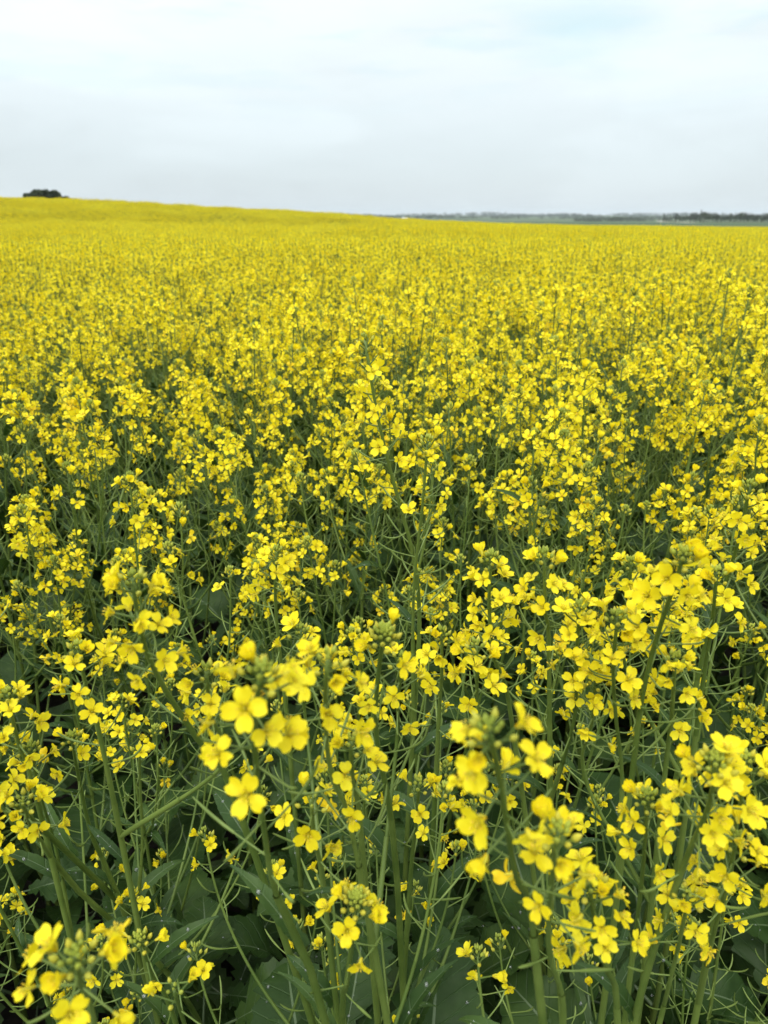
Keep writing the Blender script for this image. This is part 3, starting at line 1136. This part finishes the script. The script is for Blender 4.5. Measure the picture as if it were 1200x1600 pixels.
# ----------------------------------------------------------------------------
# the plants one can single out near the camera
# ----------------------------------------------------------------------------
# each stalk: tip pixel, distance along the view axis, further pixels down the stalk, number of flowers, length of the flowering part, pods
HEROES = [
    dict(label='blurred canola plant thrusting its flowers up beside the big cross-shaped bloom', short='the blurred plant below the middle',
         stalks=[dict(tip=(408, 1052), d=.325, pts=[(397, 1150), (412, 1290), (432, 1400), (478, 1490)], n=14, span=.075, pods=7, pod_to=.19, buds=20)]),
    dict(label='very blurred canola plant with two crowded heads, big flowers over dark leaves', short='the very blurred two-headed plant',
         stalks=[dict(tip=(765, 1140), d=.30, pts=[(783, 1230), (806, 1370), (838, 1500)], n=13, span=.10, pods=5, pod_to=.17, buds=16),
                 dict(tip=(872, 1300), d=.345, pts=[(862, 1380), (858, 1490), (880, 1580)], n=10, span=.09, pods=5, pod_to=.17, buds=14)]),
    dict(label='blurred canola plant showing only a yellow bud knot and flowers in the bottom corner', short='the blurred corner plant',
         stalks=[dict(tip=(118, 1495), d=.325, pts=[(128, 1550), (150, 1610)], n=8, span=.045, pods=3, pod_to=.12, buds=18)]),
    dict(label='arching canola plant whose loose topmost flowers stand over a gap of dark leaves', short='the arching loose-flowered plant',
         stalks=[dict(tip=(208, 905), d=.42, pts=[(222, 1000), (262, 1085), (315, 1165), (375, 1270)], n=15, span=.085, pods=7, pod_to=.2, buds=10)]),
    dict(label='thick-stemmed canola plant with a tilted stalk and orange-tipped bud', short='the tilted thick-stemmed plant',
         stalks=[dict(tip=(1068, 868), d=.45, pts=[(1052, 920), (1028, 990), (1003, 1090), (985, 1230)], n=17, span=.10, pods=10, pod_to=.24, buds=20, lift=1.0),
                 dict(tip=(965, 965), d=.52, pts=[(958, 1040), (962, 1120), (972, 1230)], n=13, span=.085, pods=6, pod_to=.2, buds=18)]),
    dict(label='canola plant with bright wide flowers under a fat green bud knot by the edge', short='the fat-budded edge plant',
         stalks=[dict(tip=(1118, 1190), d=.40, pts=[(1108, 1260), (1075, 1335), (1040, 1430), (1003, 1545)], n=15, span=.08, pods=8, pod_to=.2, buds=22),
                 dict(tip=(1010, 1245), d=.47, pts=[(1008, 1310), (1000, 1400), (985, 1520)], n=11, span=.07, pods=5, pod_to=.18, buds=22)]),
    dict(label='tall lone canola plant rising above the crop, its stalk lined with thin pods', short='the tall pod-lined plant',
         stalks=[dict(tip=(570, 532), d=.66, pts=[(592, 660), (622, 780), (648, 880), (655, 1000), (640, 1230)], n=17, span=.125, pods=24, pod_to=.34, buds=8),
                 dict(tip=(668, 690), d=.70, pts=[(660, 790), (648, 900), (645, 1000)], n=12, span=.08, pods=10, pod_to=.24, buds=14)]),
    dict(label='canola plant with a green dome of unopened buds on a straight bare stalk', short='the green-domed straight plant',
         stalks=[dict(tip=(600, 990), d=.47, pts=[(590, 1060), (588, 1150), (610, 1270), (622, 1400)], n=5, span=.06, pods=9, pod_to=.2, buds=34, budr=1.05)]),
    dict(label='canola plant carrying one big cross-shaped flower on a sturdy stalk', short='the cross-flowered plant',
         stalks=[dict(tip=(512, 1030), d=.39, pts=[(508, 1120), (520, 1220), (560, 1350)], n=9, span=.055, pods=6, pod_to=.2, buds=9)]),
    dict(label='low canola plant with a broad pale bud cluster ringed by four flowers', short='the low pale-budded plant',
         stalks=[dict(tip=(556, 1405), d=.45, pts=[(550, 1470), (541, 1540), (534, 1600)], n=7, span=.055, pods=7, pod_to=.16, buds=34, budr=1.1)]),
    dict(label='low canola plant with one small flower above its green buds over dark leaves', short='the low one-flowered plant',
         stalks=[dict(tip=(218, 1468), d=.56, pts=[(240, 1530), (275, 1600)], n=3, span=.04, pods=5, pod_to=.14, buds=22),
                 dict(tip=(272, 1548), d=.50, pts=[(285, 1590), (300, 1640)], n=2, span=.03, pods=2, pod_to=.1, buds=6)]),
    dict(label='upright canola plant with a flat umbrella of flowers on a slim stalk', short='the flat-topped slim plant',
         stalks=[dict(tip=(432, 862), d=.72, pts=[(430, 930), (436, 1010), (448, 1120)], n=11, span=.055, pods=9, pod_to=.2, buds=16)]),
    dict(label='canola plant with a dense tall column of flowers beside the pod-lined stalk', short='the dense flower-column plant',
         stalks=[dict(tip=(768, 872), d=.60, pts=[(764, 950), (775, 1040), (800, 1130)], n=16, span=.11, pods=8, pod_to=.22, buds=22)]),
    dict(label='sparse canola plant with green buds and two low flowers above bare stalks', short='the sparse green-budded plant',
         stalks=[dict(tip=(112, 1152), d=.68, pts=[(122, 1210), (145, 1310), (185, 1400)], n=5, span=.06, pods=8, pod_to=.18, buds=26),
                 dict(tip=(218, 1172), d=.72, pts=[(219, 1230), (222, 1330)], n=3, span=.05, pods=5, pod_to=.16, buds=12)]),
    dict(label='canola plant at the picture edge whose side heads hang thick with flowers', short='the crowded edge plant',
         stalks=[dict(tip=(1172, 760), d=.62, pts=[(1150, 860), (1120, 950), (1090, 1060)], n=17, span=.11, pods=8, pod_to=.22, buds=16)]),
    dict(label='fallen canola plant whose long bare stalk slants down across dark leaves', short='the slanting fallen plant',
         stalks=[dict(tip=(-40, 1205), d=.50, pts=[(60, 1290), (200, 1425), (330, 1570)], n=8, span=.05, pods=3, pod_to=.12, buds=12, yk=.12)]),
    dict(label='canola plant with folded wet flowers trailing near the crowded two-headed plant', short='the folded wet-flowered plant',
         stalks=[dict(tip=(920, 1380), d=.42, pts=[(930, 1440), (950, 1520), (965, 1600)], n=15, span=.085, pods=3, pod_to=.15, buds=14),
                 dict(tip=(1075, 1400), d=.50, pts=[(1062, 1470), (1045, 1540), (1030, 1600)], n=9, span=.075, pods=4, pod_to=.15, buds=12)]),
    dict(label='canola plant with scattered small flowers and buds beside the dark soil gap', short='the scattered small-flowered plant',
         stalks=[dict(tip=(655, 1225), d=.62, pts=[(650, 1290), (640, 1390)], n=6, span=.06, pods=8, pod_to=.18, buds=14)]),
    dict(label='canola plant with yellow side flowers leaning in over the bottom leaf bed', short='the inward leaning plant',
         stalks=[dict(tip=(35, 1255), d=.56, pts=[(60, 1310), (130, 1400), (270, 1530)], n=9, span=.07, pods=5, pod_to=.15, buds=12, yk=.07)]),
    dict(label='loose canola plant with pale bud knot and drooping flowers beside the arching plant', short='the drooping loose plant',
         stalks=[dict(tip=(122, 1012), d=.56, pts=[(138, 1090), (165, 1190)], n=9, span=.065, pods=9, pod_to=.18, buds=16),
                 dict(tip=(322, 1050), d=.50, pts=[(330, 1120), (345, 1200)], n=9, span=.06, pods=6, pod_to=.16, buds=12)]),
    dict(label='canola plant opening two side flowers just beneath the big cross-shaped bloom', short='the two-side-flowered plant',
         stalks=[dict(tip=(548, 1160), d=.46, pts=[(552, 1230), (566, 1320)], n=7, span=.06, pods=6, pod_to=.16, buds=8),
                 dict(tip=(628, 1030), d=.56, pts=[(622, 1100), (618, 1180)], n=6, span=.06, pods=8, pod_to=.18, buds=10)]),
    dict(label='upright canola plant thick with mid-sized flowers beside the flower column', short='the thick mid-sized plant',
         stalks=[dict(tip=(850, 868), d=.58, pts=[(852, 960), (858, 1060)], n=15, span=.09, pods=8, pod_to=.2, buds=16),
                 dict(tip=(905, 950), d=.55, pts=[(900, 1040), (896, 1130)], n=15, span=.09, pods=6, pod_to=.19, buds=18)]),
    dict(label='canola plant hung with many small flowers below the orange-tipped bud', short='the many-flowered plant',
         stalks=[dict(tip=(1055, 1030), d=.55, pts=[(1050, 1110), (1040, 1200)], n=14, span=.085, pods=6, pod_to=.19, buds=18),
                 dict(tip=(930, 1060), d=.60, pts=[(925, 1130), (915, 1220)], n=10, span=.07, pods=7, pod_to=.18, buds=16)]),
    dict(label='canola plant at the frame edge with wide flowers over the lowest leaves', short='the wide-flowered edge plant',
         stalks=[dict(tip=(1165, 1190), d=.47, pts=[(1155, 1270), (1130, 1370)], n=10, span=.07, pods=6, pod_to=.17, buds=14),
                 dict(tip=(1150, 1310), d=.46, pts=[(1138, 1380), (1115, 1460)], n=11, span=.07, pods=5, pod_to=.16, buds=14)]),
    dict(label='canola plant with a pair of flower heads between dense column and crowded edge', short='the paired-head plant',
         stalks=[dict(tip=(1120, 895), d=.60, pts=[(1112, 980), (1098, 1070)], n=13, span=.08, pods=8, pod_to=.19, buds=16),
                 dict(tip=(985, 880), d=.62, pts=[(984, 960), (980, 1050)], n=13, span=.08, pods=8, pod_to=.19, buds=18)]),
    dict(label='short canola plant with bright small flowers between bare pod stalks and dark leaves', short='the bright short plant',
         stalks=[dict(tip=(690, 990), d=.66, pts=[(690, 1060), (684, 1150)], n=10, span=.07, pods=9, pod_to=.19, buds=14),
                 dict(tip=(745, 1010), d=.58, pts=[(745, 1080), (742, 1160)], n=9, span=.06, pods=7, pod_to=.17, buds=12)]),
    dict(label='canola plant with flower tufts at the frame edge above a dark leaf hollow', short='the tufted edge plant',
         stalks=[dict(tip=(12, 1085), d=.58, pts=[(28, 1160), (60, 1260)], n=12, span=.075, pods=7, pod_to=.18, buds=16),
                 dict(tip=(48, 1170), d=.64, pts=[(62, 1240), (88, 1330)], n=6, span=.05, pods=6, pod_to=.16, buds=18)]),
    dict(label='canola plant with a ragged half-spent head beside the straight bare stalk', short='the half-spent plant',
         stalks=[dict(tip=(486, 1250), d=.50, pts=[(492, 1320), (508, 1410)], n=6, span=.05, pods=8, pod_to=.16, buds=8),
                 dict(tip=(470, 985), d=.62, pts=[(472, 1060), (480, 1150)], n=9, span=.07, pods=8, pod_to=.18, buds=14)]),
]

GROUP = 'canola plants in flower at the front of the crop'


def build_hero(k, h):
    rng = random.Random(900 + k)
    stem, heads, lv = MB(), [], []
    main = None
    for i, s in enumerate(h['stalks']):
        P = [at_depth(*s['tip'], s['d'])]
        y = P[0][1]
        for j, (px, py) in enumerate(s['pts']):
            P.append(at_y(px, py, y + s.get('yk', .02) * (j + 1)))
        if i == 0:
            d = P[-1] - P[-2]
            d = d / max(-d[2], .05)
            q = P[-1]
            drop = q[2]
            b = q + np.array([np.clip(d[0], -.5, .5) * drop * .35, np.clip(d[1], -.3, .4) * drop * .35 + .03, -drop])
            b[2] = float(terrain(b[0], b[1])) - .01
            m_ = (q + b) / 2 + np.array([np.clip(d[0], -.5, .5) * drop * .12, 0, 0])
            path = spline(P + [m_, b], 60)
            base = b
            main = path
        else:
            z = P[-1][2] - .14
            if z < .25:
                z = .25
            up = main[::-1]
            j = np.array([np.interp(z, up[:, 2], up[:, c]) for c in range(3)])
            path = spline(P + [j], 50)
        top, rest = cut(path, max(.20, s['pod_to'] + .02))
        heads.append(head(top, rng, 0, max(2, round(s['n'] * 1.08)), s['span'], s['pods'], s['pod_to'], s['buds'], rng.uniform(.86, .96), .0013, .0018 if i or s['d'] < .4 else .0025, s.get('budr', 1.0)))
        r = rest[::-1]
        tube(stem, r, np.linspace(.0050 if i == 0 else .0026, .0026 if i == 0 else .0022, len(r)), 9, STEM, False)
    up = main[::-1]
    # a few weaker side shoots low on the plant
    for i in range(2):
        h0 = main[0][2] * rng.uniform(.42, .6)
        p0 = np.array([np.interp(h0, up[:, 2], up[:, c]) for c in range(3)])
        a = rng.uniform(.2, 2.9)
        reach = rng.uniform(.08, .16)
        q = p0 + np.array([cos(a) * reach, sin(a) * reach + .03, rng.uniform(.16, .28)])
        c = p0 + np.array([cos(a) * reach * .9, sin(a) * reach * .9, (q[2] - p0[2]) * .4])
        bt, brs = cut(bez(q, c, p0, 20), .15)
        heads.append(head(bt, rng, 0, rng.randint(1, 5), .04, 5, .13, rng.randint(10, 18), .85, .001, .0015))
        tube(stem, brs[::-1], np.linspace(.0022, .0015, len(brs)), 7, STEM, False)
        lv.append((5 + rng.randrange(4), mat4(_leaf_rot(a, .7), p0, rng.uniform(.9, 1.4))))
    add_leaves(lv, up, rng, 7, 3, main[0][2])
    # to the plant's own frame
    for mb in [stem] + [x for hd in heads for x in (hd['green'], hd['buds'])]:
        mb.v = [v - base for v in mb.v]
    T = np.eye(4)
    T[:3, 3] = -base
    lv = [(v, T @ M) for v, M in lv]
    for hd in heads:
        hd['flowers'] = [(v, T @ M) for v, M in hd['flowers']]
    B = np.eye(4)
    B[:3, 3] = base
    plant_from(spec_split(dict(stem=stem, leaves=lv, heads=heads)), B, h['label'], GROUP)
    return base, main[0]


hero_at = []
for k, h in enumerate(HEROES):
    b, t = build_hero(k, h)
    hero_at.append((h['short'], b, t))

# ----------------------------------------------------------------------------
# the crop: sowing pattern, 300 single plants, then the rest as one mass
# ----------------------------------------------------------------------------
RNG = random.Random(77)


def sow(y0, y1, step, half):
    pts = []
    y = y0
    r = 0
    while y < y1:
        wd = half(y)
        x = -wd + (r % 2) * step / 2
        while x < wd:
            pts.append((x + RNG.uniform(-.42, .42) * step, y + RNG.uniform(-.42, .42) * step))
            x += step
        y += step * .9
        r += 1
    return pts


def patchy(x, y):
    """soft clumps and gaps in the stand, and swells in its height"""
    return (math.sin(x * 3.1 + 1.7 * math.sin(y * 1.3)) + math.sin(y * 2.3 + 1.1 * math.sin(x * 1.9 + 2)) + math.sin(x * 1.1 - y * .9)) / 3


def swell(x, y):
    return .06 * math.sin(x * .55 + y * .21) + .05 * math.sin(y * .8 - x * .3 + 1)


pts = sow(.42, 5.2, .157, lambda y: .75 * y + 1.5)
pts = [p for p in pts if not (patchy(*p) < -.58 and p[1] > 1.3 and RNG.random() < .55)]
pts = [p for p in pts if all(math.hypot(p[0] - b[0], p[1] - b[1]) > .07 for _, b, _ in hero_at)]
pts.sort(key=lambda p: math.hypot(p[0] * .9, p[1]))
n_single = 300 - len(HEROES)
inside = [p for p in pts if abs(p[0]) < .52 * p[1] + .5]
single = inside[:n_single]
rest_pts = inside[n_single:] + [p for p in pts if abs(p[0]) >= .52 * p[1] + .5]
print('single plants', len(single), 'reach', math.hypot(*single[-1]), 'rest near', len(rest_pts))

SPLIT = [spec_split(gen_plant(1000 + i, 0, 1.0, 3 + i % 2, .08, .78, 9, 4, .42)) for i in range(5)]
MID = [spec_mid(gen_plant(2000 + i, 1, 1.0, 4 + i % 3, .08, 1.0, 7, 5, .40)) for i in range(9)]

ORD = 'first second third fourth fifth sixth seventh eighth ninth tenth eleventh twelfth thirteenth fourteenth fifteenth sixteenth seventeenth eighteenth nineteenth twentieth'.split()
TENS = {2: 'twenty', 3: 'thirty', 4: 'forty', 5: 'fifty', 6: 'sixty'}


def ordinal(n):
    if n <= 20:
        return ORD[n - 1]
    if n % 10 == 0:
        return {3: 'thirtieth', 4: 'fortieth', 5: 'fiftieth', 6: 'sixtieth'}[n // 10]
    return TENS[n // 10] + '-' + ORD[n % 10 - 1]


def height_for(x, y):
    h = 1.12 + swell(x, y) + RNG.gauss(0, .06)
    near = float(np.interp(y, [.4, .7, 1.0, 1.3, 1.7], [.74, .95, 1.05, 1.11, 1.14]))
    if y < 1.7:
        h = near + (.05 if x > .08 else -.02) + RNG.gauss(0, .055)
    if y > 3 and RNG.random() < .03:
        h += .09
    return min(h, 1.17 + RNG.uniform(0, .06)) if y > 2.5 else h


def plant_matrix(x, y, h):
    a, tl, ta = RNG.uniform(0, 6.28), abs(RNG.gauss(0, .05)), RNG.uniform(0, 6.28)
    R = np.array(Matrix.Rotation(tl, 3, (cos(ta), sin(ta), 0)) @ Matrix.Rotation(a, 3, 'Z'))
    M = np.eye(4)
    sx = h ** .5
    M[:3, :3] = R @ np.diag([sx, sx, h])
    M[:3, 3] = (x, y, float(terrain(x, y)) - .005)
    return M, (a, tl, ta)


by_hero = {}
for x, y in single:
    k = min(range(len(hero_at)), key=lambda i: abs(math.atan2(x, y + .15) - math.atan2(hero_at[i][2][0], hero_at[i][2][1])) + (0 if hero_at[i][2][1] < y else .6))
    by_hero.setdefault(k, []).append((x, y))
NUMW = {3: 'three', 4: 'four', 5: 'five', 6: 'six', 7: 'seven'}
n_split = 0
for k, L_ in sorted(by_hero.items()):
    L_.sort(key=lambda p: math.hypot(*p))
    for i, (x, y) in enumerate(L_):
        h = height_for(x, y)
        M, _ = plant_matrix(x, y, h)
        if math.hypot(x, y) < 1.12:
            q = RNG.randrange(len(SPLIT))
            sp, nh = SPLIT[q], 4 + q % 2
            n_split += 1
        else:
            q = RNG.randrange(len(MID))
            sp, nh = MID[q], 5 + q % 3
        size = 'short' if h < .85 else 'tall' if h > 1.17 else 'middling'
        plant_from(sp, M, f'{size} canola plant with {NUMW[nh]} flower heads, {ordinal(i + 1)} one behind {hero_at[k][0]}', GROUP)
print('split copies', n_split, 'objects', len(bpy.data.objects))

# the mass
PIECES = bpy.data.collections.new('crop_pieces')      # never linked to the scene: sources only
N_NEAR, N_LOW = 10, 10
for i in range(N_NEAR):
    pl = gen_plant(3000 + i, 1, 1.0, 4 + i % 3, .08, 1.0, 5, 4, .42)
    me = merged(pl, 1, 1).mesh('canola_crop_near_piece', MATS)
    PIECES.objects.link(bpy.data.objects.new('piece_%03d' % i, me))
LOW = []
for i in range(N_LOW):
    pl = gen_plant(4000 + i, 2, 1.0, 5 + i % 2, .08, .86, 3, 3, .45)
    g = merged(pl, 2, 2)
    LOW.append(g)
    PIECES.objects.link(bpy.data.objects.new('piece_%03d' % (N_NEAR + i), g.mesh('canola_crop_low_piece', MATS)))
PATCH = 1.5
N_PATCH, N_THIN = 6, 2      # the last two are the thin, late stand down in the dip
for i in range(N_PATCH + N_THIN):
    rng = random.Random(5000 + i)
    g = MB()
    for gx in range(10):
        for gy in range(10):
            if i >= N_PATCH and rng.random() < .5:
                continue
            x = (gx + rng.uniform(0, 1)) / 10 * PATCH - PATCH / 2
            y = (gy + rng.uniform(0, 1)) / 10 * PATCH - PATCH / 2
            h = 1.055 + max(-.2, min(.13, rng.gauss(0, .08))) + (.04 if rng.random() < .03 else 0)
            M = np.eye(4)
            a = rng.uniform(0, 6.28)
            M[:3, :3] = frame((rng.gauss(0, .05), rng.gauss(0, .05), 1), a) @ np.diag([1.05, 1.05, h])
            M[:3, 3] = (x, y, 0)
            g.merge(LOW[rng.randrange(N_LOW)], M)
    PIECES.objects.link(bpy.data.objects.new('piece_%03d' % (N_NEAR + N_LOW + i), g.mesh('canola_crop_patch', MATS)))

co, proto, rot, scl = [], [], [], []


def put(x, y, z, pr, r, s):
    co.append((x, y, z))
    proto.append(pr)
    rot.append(r)
    scl.append(s)


for x, y in rest_pts + [p for p in sow(5.2, 12.0, .158, lambda y: .66 * y + 1.5) if not (patchy(*p) < -.56 and RNG.random() < .65)]:
    h = height_for(x, y)
    near = math.hypot(x, y) < 7
    put(x, y, float(terrain(x, y)), RNG.randrange(N_NEAR) if near else N_NEAR + RNG.randrange(N_LOW),
        (RNG.gauss(0, .05), RNG.gauss(0, .05), RNG.uniform(0, 6.28)), (h ** .5, h ** .5, h))
y = 12.0 + PATCH / 2
while y < 205:
    wd = .64 * y + 4
    x = -wd
    while x < wd:
        px, py = x + RNG.uniform(-.1, .1), y + RNG.uniform(-.1, .1)
        if py < crest_y(px / py) + 8:
            e = .7
            sxp = float(terrain(px + e, py) - terrain(px - e, py)) / (2 * e)
            syp = float(terrain(px, py + e) - terrain(px, py - e)) / (2 * e)
            h = 1 + swell(px * .6, py * .6) * .6 + .014 * math.sin(px * .13 + 2 * math.sin(py * .05)) + RNG.gauss(0, .03 + .03 * float(sstep(45, 62, py)) * (1 - float(sstep(.0, .1, px / py))))
            piece = N_NEAR + N_LOW + RNG.randrange(N_PATCH)
            band = math.exp(-((py - 56 - 6 * math.sin(px * .12)) / 11) ** 2) * float(sstep(-.42, -.2, px / py)) * (1 - float(sstep(.0, .09, px / py)))
            if RNG.random() < band * .75 + .10 * (py > 22) + .16 * float(sstep(40, 60, py)) * (1 - float(sstep(-.02, .12, px / py))):
                piece = N_NEAR + N_LOW + N_PATCH + RNG.randrange(N_THIN)
            q = RNG.randrange(4)
            zr = q * pi / 2
            put(px, py, float(terrain(px, py)), piece,
                tuple(Matrix.Rotation(-sxp, 3, 'Y').to_4x4().to_3x3().__matmul__(Matrix.Rotation(syp, 3, 'X')).__matmul__(Matrix.Rotation(zr, 3, 'Z')).to_euler()),
                (1.04, 1.04, h))
        x += PATCH
    y += PATCH
print('mass pieces', len(co))

me = bpy.data.meshes.new('canola_crop')
me.vertices.add(len(co))
me.vertices.foreach_set('co', np.array(co, np.float32).ravel())
a = me.attributes.new('piece', 'INT', 'POINT')
a.data.foreach_set('value', np.array(proto, np.int32))
a = me.attributes.new('turn', 'FLOAT_VECTOR', 'POINT')
a.data.foreach_set('vector', np.array(rot, np.float32).ravel())
a = me.attributes.new('size', 'FLOAT_VECTOR', 'POINT')
a.data.foreach_set('vector', np.array(scl, np.float32).ravel())
crop = link('canola_crop', me)
tag(crop, 'mass of yellow flowering canola running back to the skyline', 'canola crop', None, 'stuff')
ng = bpy.data.node_groups.new('canola_crop', 'GeometryNodeTree')
ng.interface.new_socket('Geometry', in_out='INPUT', socket_type='NodeSocketGeometry')
ng.interface.new_socket('Geometry', in_out='OUTPUT', socket_type='NodeSocketGeometry')
gi, go = ng.nodes.new('NodeGroupInput'), ng.nodes.new('NodeGroupOutput')
ci = ng.nodes.new('GeometryNodeCollectionInfo')
ci.inputs['Collection'].default_value = PIECES
ci.inputs['Separate Children'].default_value = True
ci.inputs['Reset Children'].default_value = True
iop = ng.nodes.new('GeometryNodeInstanceOnPoints')
iop.inputs['Pick Instance'].default_value = True


def attr(name, typ):
    n = ng.nodes.new('GeometryNodeInputNamedAttribute')
    n.data_type = typ
    n.inputs['Name'].default_value = name
    return n.outputs['Attribute']


ng.links.new(gi.outputs[0], iop.inputs['Points'])
ng.links.new(ci.outputs[0], iop.inputs['Instance'])
ng.links.new(attr('piece', 'INT'), iop.inputs['Instance Index'])
e2r = ng.nodes.new('FunctionNodeEulerToRotation')
ng.links.new(attr('turn', 'FLOAT_VECTOR'), e2r.inputs[0])
ng.links.new(e2r.outputs[0], iop.inputs['Rotation'])
ng.links.new(attr('size', 'FLOAT_VECTOR'), iop.inputs['Scale'])
ng.links.new(iop.outputs[0], go.inputs[0])
md = crop.modifiers.new('crop', 'NODES')
md.node_group = ng


# ----------------------------------------------------------------------------
# air
# ----------------------------------------------------------------------------
def haze():
    x, y0, y1, z0, z1 = 11500, -60, 9200, -22, 42
    V = [(-x, y0, z0), (x, y0, z0), (x, y1, z0), (-x, y1, z0), (-x, y0, z1), (x, y0, z1), (x, y1, z1), (-x, y1, z1)]
    mb = MB()
    mb.add(V, [(0, 3, 2, 1), (4, 5, 6, 7), (0, 1, 5, 4), (1, 2, 6, 5), (2, 3, 7, 6), (3, 0, 4, 7)], 0)
    m, nt, out = new_mat('haze_air')
    p = N(nt, 'ShaderNodeVolumePrincipled')
    p.inputs['Color'].default_value = (0.80, 0.90, 1.0, 1)
    p.inputs['Density'].default_value = 0.00007
    nt.links.new(p.outputs[0], out.inputs['Volume'])
    o = link('haze', mb.mesh('haze', {0: m}, False))
    tag(o, 'thin pale blue air between the crop and the far woods', 'haze', None, 'stuff')


haze()
